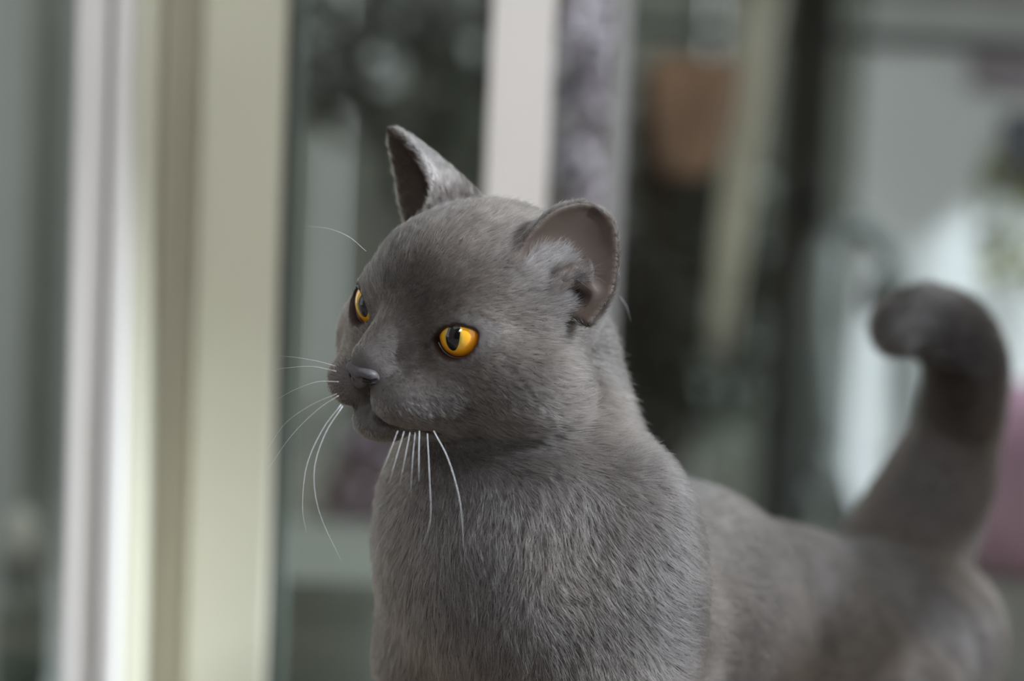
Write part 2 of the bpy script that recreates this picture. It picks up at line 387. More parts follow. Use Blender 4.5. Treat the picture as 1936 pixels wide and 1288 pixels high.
# slatted screen added out of the picture on the right to shade the hindquarters
m_scr = mat('screen_grey_wood', (128, 120, 110), 0.8, noise=0.2, scale=5, stretch=(6, 6, 0.6))
sc_ = empty('shade_screen', (0.70, 0.25, GROUND)); tag(sc_, 'upright grey slatted screen added beside the garden table to shade the cat', 'screen')
for i in range(23):
    y0 = -0.34 + i * 0.025
    v, f = box_vf(-0.003, 0.003, y0, y0 + 0.011, 0.04, 1.40, 0.001); link('board', v, f, m_scr, sc_)
for z in (0.2, 1.26):
    v, f = box_vf(0.003, 0.03, -0.34, 0.234, z, z + 0.06); link('rail', v, f, m_scr, sc_)
for y0 in (-0.34, 0.194):
    v, f = box_vf(-0.06, 0.10, y0, y0 + 0.04, 0.0, 0.04); link('foot', v, f, m_scr, sc_)

# --- the table the cat stands on (below the picture)
m_wood = mat('table_oak', (150, 128, 104), 0.6, noise=0.25, scale=4, stretch=(1, 12, 12))
tb = empty('garden_table', (0.12, 0.10, GROUND)); tag(tb, 'wooden slatted garden table under the cat', 'table')
for i in range(7):
    y0 = -0.36 + i * 0.105
    v, f = box_vf(-0.5, 0.5, y0, y0 + 0.098, -GROUND - 0.029, -GROUND - 0.004); link('slat', v, f, m_wood, tb)
for sx in (-1, 1):
    for y0 in (-0.33, 0.30):
        v, f = box_vf(sx * 0.44 - 0.025, sx * 0.44 + 0.025, y0, y0 + 0.05, 0, -GROUND - 0.029, 0.004); link('leg', v, f, m_wood, tb)
    v, f = box_vf(sx * 0.44 - 0.02, sx * 0.44 + 0.02, -0.33, 0.35, -GROUND - 0.089, -GROUND - 0.029); link('apron', v, f, m_wood, tb)

# ================================================================== the cat
HEAD_T = np.array([-0.0188, 0.0, 0.3565]); HS = 0.012          # head origin, metres per head unit (cm at life size x 1.2)
def _rot(a, b, c):
    ca, sa, cb, sb, cc, sc = math.cos(a), math.sin(a), math.cos(b), math.sin(b), math.cos(c), math.sin(c)
    return (np.array([[ca, -sa, 0], [sa, ca, 0], [0, 0, 1]]) @ np.array([[1, 0, 0], [0, cb, -sb], [0, sb, cb]])
            @ np.array([[cc, 0, sc], [0, 1, 0], [-sc, 0, cc]]))
HEAD_R = _rot(-0.76884, 0.0143, 0.1287) @ np.diag([1.0, -1.0, 1.0])   # columns: the cat's left, forward, up
def H2W(p): return np.asarray(p, float) @ HEAD_R.T * HS + HEAD_T
def W2H(p): return (np.asarray(p, float) - HEAD_T) @ HEAD_R / HS
def hdir(p):
    d = np.asarray(p, float) @ HEAD_R.T
    return d / np.linalg.norm(d)

def smin(a, b, k):
    h = np.maximum(k - np.abs(a - b), 0) / k
    return np.minimum(a, b) - h * h * k * 0.25
def smax(a, b, k): return -smin(-a, -b, k)

def ell(X, Y, Z, c, r):
    x, y, z = X - c[0], Y - c[1], Z - c[2]
    k0 = np.sqrt((x / r[0]) ** 2 + (y / r[1]) ** 2 + (z / r[2]) ** 2)
    k1 = np.sqrt((x / r[0] ** 2) ** 2 + (y / r[1] ** 2) ** 2 + (z / r[2] ** 2) ** 2) + 1e-6
    return k0 * (k0 - 1) / k1

def cone(X, Y, Z, a, b, ra, rb):
    a = np.asarray(a, float); d = np.asarray(b, float) - a
    t = np.clip(((X - a[0]) * d[0] + (Y - a[1]) * d[1] + (Z - a[2]) * d[2]) / (d @ d), 0, 1)
    return np.sqrt((X - a[0] - t * d[0]) ** 2 + (Y - a[1] - t * d[1]) ** 2 + (Z - a[2] - t * d[2]) ** 2) - (ra + (rb - ra) * t)

def axis_grid(lo, hi, flo, fhi, coarse, fine):
    a = np.arange(flo, lo, -coarse)[::-1][:-1] if False else np.linspace(lo, flo, max(2, int(round((flo - lo) / coarse)) + 1))[:-1] if flo > lo else np.array([])
    b = np.linspace(flo, fhi, int(round((fhi - flo) / fine)) + 1)
    c = np.linspace(fhi, hi, max(2, int(round((hi - fhi) / coarse)) + 1))[1:] if hi > fhi else np.array([])
    return np.concatenate([a, b, c]).astype(np.float32)

def surface_nets(gx, gy, gz, D):
    ins = D < 0
    c = ins[:-1, :-1, :-1].astype(np.int8)
    cnt = np.zeros(c.shape, np.int8)
    for i in (0, 1):
        for j in (0, 1):
            for k in (0, 1):
                cnt += ins[i:ins.shape[0] - 1 + i, j:ins.shape[1] - 1 + j, k:ins.shape[2] - 1 + k]
    act = (cnt > 0) & (cnt < 8)
    idx = -np.ones(act.shape, np.int32); I = np.argwhere(act); idx[act] = np.arange(len(I))
    acc = np.zeros((len(I), 3)); num = np.zeros(len(I)); G = (gx, gy, gz)
    cor = [(i, j, k) for i in (0, 1) for j in (0, 1) for k in (0, 1)]
    val = {o: D[I[:, 0] + o[0], I[:, 1] + o[1], I[:, 2] + o[2]] for o in cor}
    pos = lambda o: np.stack([G[q][I[:, q] + o[q]] for q in range(3)], 1)
    for a in cor:
        for q in range(3):
            if a[q] == 0:
                b = tuple(1 if w == q else a[w] for w in range(3))
                va, vb = val[a], val[b]; m = (va < 0) != (vb < 0)
                t = (va[m] / (va[m] - vb[m]))[:, None]
                acc[m] += pos(a)[m] * (1 - t) + pos(b)[m] * t; num[m] += 1
    V = acc / num[:, None]
    quads = []
    for q in range(3):
        s0 = [slice(None)] * 3; s1 = [slice(None)] * 3; s0[q] = slice(0, -1); s1[q] = slice(1, None)
        a, b = ins[tuple(s0)], ins[tuple(s1)]
        e = np.argwhere(a != b); u, w = [(1, 2), (2, 0), (0, 1)][q]
        ok = (e[:, u] > 0) & (e[:, w] > 0) & (e[:, u] < D.shape[u] - 1) & (e[:, w] < D.shape[w] - 1); e = e[ok]
        fl = a[e[:, 0], e[:, 1], e[:, 2]]
        def cell(du, dw):
            f = e.copy(); f[:, u] -= du; f[:, w] -= dw
            return idx[f[:, 0], f[:, 1], f[:, 2]]
        Q = np.stack([cell(1, 1), cell(0, 1), cell(0, 0), cell(1, 0)], 1)
        Q[~fl] = Q[~fl][:, ::-1]; quads.append(Q)
    return V, np.concatenate(quads)

def relax(V, Q, it, lam=0.5, mu=-0.53):
    E = np.concatenate([Q[:, [0, 1]], Q[:, [1, 2]], Q[:, [2, 3]], Q[:, [3, 0]]])
    deg = np.bincount(E.ravel(), minlength=len(V))[:, None].astype(float)
    for i in range(it):
        for l in (lam, mu):
            s = np.stack([np.bincount(E[:, 0], V[E[:, 1], k], len(V)) + np.bincount(E[:, 1], V[E[:, 0], k], len(V)) for k in range(3)], 1)
            V = V + l * (s / deg - V)
    return V

def vnormals(V, Q):
    n = np.cross(V[Q[:, 2]] - V[Q[:, 0]], V[Q[:, 3]] - V[Q[:, 1]])
    N = np.stack([np.bincount(Q.ravel(), np.repeat(n[:, k], 4), len(V)) for k in range(3)], 1)
    return N / (np.linalg.norm(N, axis=1, keepdims=True) + 1e-12)

# --- head landmarks (head units; x = the cat's left, y = forward, z = up)
EYE_R = 1.06
EYES = {}
for s in (1, -1):
    g = np.array([0.30 * s, 1.0, 0.02]); g /= np.linalg.norm(g)         # gaze axis
    c = np.array([2.28 * s, 2.62, 0.56]) + g * (0.05 if s > 0 else 0.16)
    slant = math.radians(24)
    ex = np.array([s * 1.0, 0, 0]); ex -= g * (ex @ g); ex /= np.linalg.norm(ex)
    ey = np.array([0, 0, 1.0]); ey -= g * (ey @ g); ey -= ex * (ey @ ex); ey /= np.linalg.norm(ey)
    ex2 = math.cos(slant) * ex + math.sin(slant) * ey; ey2 = -math.sin(slant) * ex + math.cos(slant) * ey
    EYES[s] = (c, g, ex2, ey2, ex, ey)
LID_W, LID_U, LID_L = 0.94, 0.43, 0.84
R_U = (LID_W ** 2 + LID_U ** 2) / (2 * LID_U); R_L = (LID_W ** 2 + LID_L ** 2) / (2 * LID_L)
def almond(a, b):   # lid opening: a outward, b up; negative inside
    return np.maximum(np.sqrt(a ** 2 + (b - (LID_U - R_U)) ** 2) - R_U, np.sqrt(a ** 2 + (b + LID_L - R_L) ** 2) - R_L)
def eye_coords(p, s):
    c, g, ex, ey = EYES[s][:4]; q = p - c
    return q @ ex, q @ ey, q @ g, np.linalg.norm(q, axis=-1)

# --- ears: edges of each ear as world curves (medial, lateral), facing direction
EAR_N = 84
def ear_surface(inner, outer, facing, depth):
    Ei, Eo = catmull(inner, EAR_N), catmull(outer, EAR_N)
    f = np.asarray(facing, float); f /= np.linalg.norm(f)
    P = []
    for i in range(EAR_N):
        a, b = Ei[i], Eo[i]; w = np.linalg.norm(b - a); v = i / (EAR_N - 1)
        ctrl = (a + b) / 2 - f * (depth * w * (1 - 0.7 * v))
        t = np.linspace(0, 1, 40)[:, None]
        P.append((1 - t) ** 2 * a + 2 * t * (1 - t) * ctrl + t * t * b)
    return np.array(P), f
EARS = {
    1: ear_surface([at(965, 500, 1.458), at(1000, 445, 1.462), at(1045, 402, 1.468), at(1085, 388, 1.474), at(1115, 388, 1.478)],
                   [at(1112, 612, 1.462), at(1150, 560, 1.470), at(1164, 490, 1.478), at(1156, 420, 1.480), at(1122, 389, 1.478)],
                   (0.32, -0.95, 0.12), 0.80),
    -1: ear_surface([at(800, 425, 1.508), at(822, 365, 1.508), at(806, 315, 1.512), at(772, 266, 1.518), at(742, 242, 1.524)],
                    [at(778, 440, 1.545), at(762, 385, 1.543), at(752, 330, 1.540), at(741, 280, 1.534), at(735, 243, 1.526)],
                    (-0.86, -0.36, 0.10), 2.0),
}

# --- the trunk, neck, tail and legs (world metres)
def C3(px, py, d): return at(px, py, d)
A_ = C3(1010, 1145, 1.525); B_ = C3(1230, 1195, 1.66); C_ = C3(1660, 1245, 1.86)
body_prims = [   # kind, params..., blend
    ('cone', C3(1003, 690, 1.535), C3(1000, 920, 1.525), 0.040, 0.060, 0.02),         # neck
    ('ell', C3(972, 1010, 1.515), (0.064, 0.064, 0.070), 0.02),                        # chest front
    ('cone', A_, B_, 0.066, 0.070, 0.02),
    ('cone', B_, C_, 0.070, 0.060, 0.02),
    ('ell', C3(1100, 968, 1.59), (0.043, 0.050, 0.045), 0.02),                         # withers
    ('ell', C3(1185, 1130, 1.50), (0.036, 0.036, 0.070), 0.02),                        # near shoulder
    ('ell', C3(1672, 1205, 1.85), (0.052, 0.052, 0.052), 0.02),                          # hips
    ('ell', C3(1295, 1160, 1.66), (0.056, 0.056, 0.060), 0.02),                         # ribs
]
TAIL = [(C3(1680, 1110, 1.87), 0.033), (C3(1728, 1010, 1.885), 0.0305), (C3(1772, 920, 1.89), 0.0245), (C3(1803, 835, 1.89), 0.0230),
        (C3(1822, 755, 1.88), 0.0218), (C3(1826, 690, 1.865), 0.0210), (C3(1806, 638, 1.845), 0.0200), (C3(1762, 610, 1.825), 0.0185),
        (C3(1716, 612, 1.81), 0.0150), (C3(1698, 622, 1.805), 0.0120)]
tp = catmull([t[0] for t in TAIL], 28); tr = np.interp(np.linspace(0, len(TAIL) - 1, 28), range(len(TAIL)), [t[1] for t in TAIL])
FW = C_ - A_; FW[2] = 0; FW = -FW / np.linalg.norm(FW); LT = np.array([-FW[1], FW[0], 0])
def ground(p, dz=0.0): return np.array([p[0], p[1], dz])
for s in (1, -1):
    sh = A_ + LT * (0.045 if s > 0 else 0.036) * s + FW * 0.012; sh[2] = 0.19; el = sh - FW * 0.012; el[2] = 0.115; wr = sh + FW * 0.012; wr[2] = 0.05
    pw = wr + FW * 0.028; pw[2] = 0.017; wl = wr.copy(); wl[2] = 0.018
    body_prims += [('cone', sh, el, 0.036, 0.027, 0.02), ('cone', el, wr, 0.026, 0.018, 0.02), ('cone', wr, wl, 0.018, 0.017, 0.015), ('cone', wl, pw, 0.018, 0.0155, 0.012)]
    hp = C_ + LT * (0.030 if s > 0 else 0.036) * s; hp[2] = 0.138; kn = hp + FW * 0.055 + LT * 0.012 * s; kn[2] = 0.115; hk = hp - FW * 0.03; hk[2] = 0.065
    ft = hp - FW * 0.012; ft[2] = 0.018; to = hp + FW * 0.05; to[2] = 0.016
    body_prims += [('cone', hp, kn, 0.042, 0.034, 0.02), ('cone', kn, hk, 0.032, 0.018, 0.02), ('cone', hk, ft, 0.017, 0.017, 0.015), ('cone', ft, to, 0.017, 0.0155, 0.012)]

gx = axis_grid(-0.125, 0.345, -0.108, 0.072, 0.0042, 0.0015)
gy = axis_grid(-0.13, 0.50, -0.098, 0.085, 0.0042, 0.0015)
gz = axis_grid(-0.006, 0.472, 0.285, 0.466, 0.0042, 0.0015)
D = np.full((len(gx), len(gy), len(gz)), 0.2, np.float32)
def block(lo, hi):
    return tuple(slice(max(0, int(np.searchsorted(g, lo[k])) - 1), int(np.searchsorted(g, hi[k])) + 1) for k, g in enumerate((gx, gy, gz)))
def coords(b): return np.meshgrid(gx[b[0]], gy[b[1]], gz[b[2]], indexing='ij', sparse=True)
def add_prim(lo, hi, fn, k):
    b = block(np.asarray(lo) - k - 0.012, np.asarray(hi) + k + 0.012); X, Y, Z = coords(b)
    D[b] = smin(D[b], fn(X, Y, Z).astype(np.float32), k)
for p in body_prims:
    if p[0] == 'ell': add_prim(p[1] - np.array(p[2]), p[1] + np.array(p[2]), lambda X, Y, Z: ell(X, Y, Z, p[1], p[2]), p[3])
    else:
        r = max(p[3], p[4]); add_prim(np.minimum(p[1], p[2]) - r, np.maximum(p[1], p[2]) + r, lambda X, Y, Z: cone(X, Y, Z, p[1], p[2], p[3], p[4]), p[5])
for i in range(27):
    r = max(tr[i], tr[i + 1])
    add_prim(np.minimum(tp[i], tp[i + 1]) - r, np.maximum(tp[i], tp[i + 1]) + r, lambda X, Y, Z: cone(X, Y, Z, tp[i], tp[i + 1], tr[i], tr[i + 1]), 0.012 if i < 8 else 0.003)

# head
hb = block((-0.108, -0.098, 0.27), (0.072, 0.085, 0.47))
WX, WY, WZ = np.meshgrid(gx[hb[0]], gy[hb[1]], gz[hb[2]], indexing='ij')
dx, dy, dz = (WX - HEAD_T[0]) / HS, (WY - HEAD_T[1]) / HS, (WZ - HEAD_T[2]) / HS
HX = (dx * HEAD_R[0, 0] + dy * HEAD_R[1, 0] + dz * HEAD_R[2, 0]).astype(np.float32)
HY = (dx * HEAD_R[0, 1] + dy * HEAD_R[1, 1] + dz * HEAD_R[2, 1]).astype(np.float32)
HZ = (dx * HEAD_R[0, 2] + dy * HEAD_R[1, 2] + dz * HEAD_R[2, 2]).astype(np.float32)
del dx, dy, dz
AX = np.abs(HX)
h = ell(HX, HY, HZ, (0, -0.5, 0.9), (4.15, 4.5, 3.75))
h = smin(h, ell(HX, HY, HZ, (0, 1.8, 1.75), (2.9, 2.2, 2.1)), 1.2)
h = smin(h, ell(AX, HY, HZ, (3.22, 0.4, -1.45), (2.5, 2.7, 2.3)), 1.0)
h = smin(h, ell(AX, HY, HZ, (2.5, 2.0, -0.5), (1.75, 1.5, 1.4)), 0.8)
h = smin(h, ell(HX, HY, HZ, (0, 1.3, -2.3), (3.2, 2.8, 1.8)), 1.0)
h = smin(h, cone(HX, HY, HZ, (0, 2.6, 1.15), (0, 5.3, -0.88), 1.30, 0.76), 0.45)
h = smin(h, ell(AX, HY, HZ, (1.65, 3.2, -2.0), (1.55, 1.7, 1.4)), 1.2)
h = smin(h, ell(AX, HY, HZ, (1.24, 4.55, -2.15), (1.30, 1.22, 1.05)), 0.55)
h = smin(h, ell(HX, HY, HZ, (0, 4.3, -3.42), (1.1, 1.2, 0.72)), 0.45)
for s in (1, -1):   # lids around the eyeballs
    c, g, ex, ey = EYES[s][:4]
    qx, qy, qz = HX - c[0], HY - c[1], HZ - c[2]
    rr = np.sqrt(qx ** 2 + qy ** 2 + qz ** 2)
    h = smin(h, rr - (EYE_R + 0.17), 0.75)
    a = qx * ex[0] + qy * ex[1] + qz * ex[2]; b = qx * ey[0] + qy * ey[1] + qz * ey[2]; f = qx * g[0] + qy * g[1] + qz * g[2]
    h = smax(h, -np.maximum(almond(a, b), -f + 0.2), 0.12)
    h = np.maximum(h, -(rr - EYE_R + 0.03))
# mouth seam
MOUTH = [(0, 5.6, -2.3), (0.35, 5.55, -2.85), (0.95, 5.2, -3.18), (1.6, 4.5, -3.35), (2.2, 3.6, -3.3)]
seam = np.full_like(h, 9)
for a, b in zip(MOUTH[:-1], MOUTH[1:]): seam = np.minimum(seam, cone(AX, HY, HZ, a, b, 0.13, 0.13))
seam = np.minimum(seam, cone(AX, HY, HZ, (0, 5.85, -1.75), (0, 5.65, -2.35), 0.09, 0.09))
h = smax(h, -seam, 0.18)
# hollow of the near ear
ca_, cb_ = at(1088, 540, 1.476), at(1098, 470, 1.448)
dcv = cone(WX, WY, WZ, ca_, cb_, 0.006, 0.019) / HS
h = smax(h, -dcv, 0.25)
D[hb] = smin(D[hb], h * HS, 0.007)
# carve again what the blend with the neck must not fill
# ears, splatted as many small overlapping spheres
ear_pts, ear_face, ear_side = [], [], []
for s, (P, f) in EARS.items():
    E3 = np.full(D[hb].shape, 0.05, np.float32); bx, by, bz = gx[hb[0]], gy[hb[1]], gz[hb[2]]
    for i in range(EAR_N):
        v = i / (EAR_N - 1); rad = 0.0021 - 0.0007 * v
        for p in P[i]:
            i0, i1 = np.searchsorted(bx, [p[0] - 0.006, p[0] + 0.006]); j0, j1 = np.searchsorted(by, [p[1] - 0.006, p[1] + 0.006]); k0, k1 = np.searchsorted(bz, [p[2] - 0.006, p[2] + 0.006])
            d = np.sqrt((bx[i0:i1, None, None] - p[0]) ** 2 + (by[None, j0:j1, None] - p[1]) ** 2 + (bz[None, None, k0:k1] - p[2]) ** 2) - rad
            E3[i0:i1, j0:j1, k0:k1] = np.minimum(E3[i0:i1, j0:j1, k0:k1], d)
    D[hb] = smin(D[hb], E3, 0.006)
    ear_pts.append(P.reshape(-1, 3)); ear_face.append(np.repeat(f[None], P.shape[0] * P.shape[1], 0)); ear_side += [s] * (P.shape[0] * P.shape[1])
ear_pts = np.concatenate(ear_pts); ear_face = np.concatenate(ear_face); ear_side = np.array(ear_side)
# folds at the bottom of the near ear and its canal
def carve(p, r, k=0.002): 
    b = block(p - r - 0.006, p + r + 0.006); X, Y, Z = coords(b)
    D[b] = smax(D[b], -(np.sqrt((X - p[0]) ** 2 + (Y - p[1]) ** 2 + (Z - p[2]) ** 2) - r).astype(np.float32), k)
FOLD = [at(1040, 548, 1.462), at(1055, 520, 1.465), at(1082, 508, 1.469), at(1108, 522, 1.471), at(1120, 552, 1.471)]
FOLD2 = [at(1062, 545, 1.465), at(1085, 535, 1.469), at(1100, 548, 1.471)]
for p in (at(1099, 561, 1.4625), at(1092, 553, 1.4625)): carve(p, 0.0062)
for FF, rr_ in ((FOLD, 0.0018), (FOLD2, 0.0013)):
    for a, b in zip(FF[:-1], FF[1:]):
        add_prim(np.minimum(a, b) - rr_, np.maximum(a, b) + rr_, lambda X, Y, Z: cone(X, Y, Z, a, b, rr_, rr_), 0.005)

V, Q = surface_nets(gx, gy, gz, D)
V = relax(V, Q, 4)
N = vnormals(V, Q)

cat = empty('cat', tuple(ground(B_)))
tag(cat, 'blue-grey shorthaired cat with amber eyes and upright hooked tail', 'cat')
def catpart(name, verts, faces, m, smooth=True, parent=None):
    o = link(name, np.asarray(verts, float) - (ground(B_) if parent is None else 0), faces, m, parent or cat, smooth)
    return o
FUR_COUNT = 650000
GAZE = {1: (0.02, 0.03), -1: (-0.45, 0.02)}
WHISKERS = [   # pixel, pixel, metres from the camera; root first
    ([(793, 815, 1.432), (792, 860, 1.422), (792, 910, 1.418)], 0.00034),
    ([(785, 818, 1.432), (780, 870, 1.425), (776, 940, 1.425)], 0.00022),
    ([(775, 818, 1.430), (766, 865, 1.424), (755, 920, 1.422)], 0.00022),
    ([(764, 816, 1.428), (748, 870, 1.424), (735, 915, 1.424)], 0.00022),
    ([(752, 815, 1.427), (735, 860, 1.424), (718, 900, 1.424)], 0.00020),
    ([(808, 820, 1.433), (812, 900, 1.424), (814, 980, 1.424), (800, 1030, 1.426)], 0.00026),
    ([(820, 815, 1.434), (848, 870, 1.424), (870, 950, 1.420), (877, 1040, 1.424)], 0.00036),
    ([(640, 748, 1.432), (600, 775, 1.440), (550, 825, 1.450), (505, 890, 1.462)], 0.00030),
    ([(636, 745, 1.432), (590, 765, 1.440), (540, 800, 1.450), (505, 850, 1.462)], 0.00022),
    ([(645, 765, 1.430), (610, 812, 1.434), (580, 880, 1.438), (572, 960, 1.444), (580, 1010, 1.45)], 0.00030),
    ([(648, 768, 1.430), (615, 820, 1.432), (594, 890, 1.434), (604, 970, 1.438), (645, 1060, 1.442)], 0.00030),
    ([(640, 722, 1.435), (600, 722, 1.445), (555, 738, 1.455), (525, 755, 1.465)], 0.00024),
    ([(636, 702, 1.436), (590, 693, 1.448), (540, 696, 1.460), (520, 700, 1.466)], 0.00020),
    ([(634, 692, 1.436), (600, 683, 1.448), (560, 676, 1.460), (528, 673, 1.466)], 0.00020),
    ([(692, 475, 1.452), (660, 448, 1.448), (620, 432, 1.444), (575, 428, 1.440)], 0.00012),
    ([(1172, 560, 1.53), (1185, 580, 1.53), (1193, 610, 1.53)], 0.00015),
]
# --- per-vertex regions of the body
from mathutils.kdtree import KDTree
en = []
for s, (P, f) in EARS.items():
    n = np.cross(np.gradient(P, axis=0), np.gradient(P, axis=1)); n /= np.linalg.norm(n, axis=2, keepdims=True) + 1e-12
    mean_f = (n @ f)[..., None]; n = np.where(mean_f < 0, -n, n); en.append(n.reshape(-1, 3))
en = np.concatenate(en)
ev = np.concatenate([np.repeat(np.linspace(0, 1, EAR_N), 40)] * 2)
kd = KDTree(len(ear_pts))
for i, p in enumerate(ear_pts): kd.insert(p, i)
kd.balance()
VH = W2H(V)
near_head = np.linalg.norm(VH, axis=1) < 10
ear_d = np.full(len(V), 1.0); ear_i = np.zeros(len(V), int)
for i in np.flatnonzero(near_head & (VH[:, 2] > 0.2)):
    co, k, d = kd.find(V[i]); ear_d[i] = d; ear_i[i] = k
onear = ear_d < 0.0042
inner_ear = onear & ((N * en[ear_i]).sum(1) > 0.15)
fold_d = np.full(len(V), 1.0)
for FF in (FOLD, FOLD2):
    for a, b in zip(FF[:-1], FF[1:]): fold_d = np.minimum(fold_d, cone(V[:, 0], V[:, 1], V[:, 2], a, b, 0.0022, 0.0022))
fold_d = np.minimum(fold_d, np.linalg.norm(V - at(1097, 558, 1.4645), axis=1) - 0.0068)
inner_ear |= fold_d < 0.0008
outer_ear = onear & ~inner_ear
eye_open = np.full(len(V), 9.0)
for s in (1, -1):
    a, b, f, r = eye_coords(VH, s); e = almond(a, b); e[(f < 0) | (r > 1.6)] = 9; eye_open = np.minimum(eye_open, e)
AVH = np.abs(VH) * [1, 0, 0] + VH * [0, 1, 1]
seam_d = np.full(len(V), 9.0)
for a, b in zip(MOUTH[:-1], MOUTH[1:]): seam_d = np.minimum(seam_d, cone(AVH[:, 0], AVH[:, 1], AVH[:, 2], a, b, 0.13, 0.13))
nose_d = ell(VH[:, 0], VH[:, 1], VH[:, 2], (0, 5.85, -1.36), (0.80, 0.5, 0.48))

tint = np.tile(np.array(lin((66, 62, 61))), (len(V), 1))
tint[inner_ear] = lin((62, 52, 46))
tint[np.linalg.norm(V - at(1096, 558, 1.4665), axis=1) < 0.0062] = lin((40, 30, 26))  # deep shade of the ear canal painted into the skin tint
tint[eye_open < 0.10] = lin((38, 26, 22))
tint[seam_d < 0.10] = lin((46, 38, 38))
m_skin = bpy.data.materials.new('cat_skin'); m_skin.use_nodes = True
_b = m_skin.node_tree.nodes['Principled BSDF']; _a = m_skin.node_tree.nodes.new('ShaderNodeAttribute'); _a.attribute_name = 'tint'
m_skin.node_tree.links.new(_a.outputs['Color'], _b.inputs['Base Color']); _b.inputs['Roughness'].default_value = 0.6
_b.inputs['Specular IOR Level'].default_value = 0.2
body = catpart('body', V, [], m_skin)
me = bpy.data.meshes.new('body'); me.vertices.add(len(V)); me.vertices.foreach_set('co', (V - ground(B_)).astype(np.float32).ravel())
me.loops.add(Q.size); me.loops.foreach_set('vertex_index', Q.astype(np.int32).ravel())
me.polygons.add(len(Q)); me.polygons.foreach_set('loop_start', np.arange(0, Q.size, 4, dtype=np.int32))
me.update(calc_edges=True); me.validate()
me.polygons.foreach_set('use_smooth', [True] * len(me.polygons)); me.materials.append(m_skin)
ca = me.attributes.new('tint', 'FLOAT_COLOR', 'POINT'); ca.data.foreach_set('color', tint.astype(np.float32).ravel())
_old = body.data; body.data = me; bpy.data.meshes.remove(_old)

# --- fur: real strands, rooted all over the body, lying along the coat's flow
def noise3(p, f, seed):     # cheap smooth vector noise
    r = np.random.default_rng(seed); out = np.zeros((len(p), 3))
    for k in range(7):
        w = r.normal(size=(3, 3)) * f; ph = r.uniform(0, 6.28, 3); out += np.sin(p @ w + ph)
    return out / 3.0
def nrm(a): return a / (np.linalg.norm(a, axis=1, keepdims=True) + 1e-9)

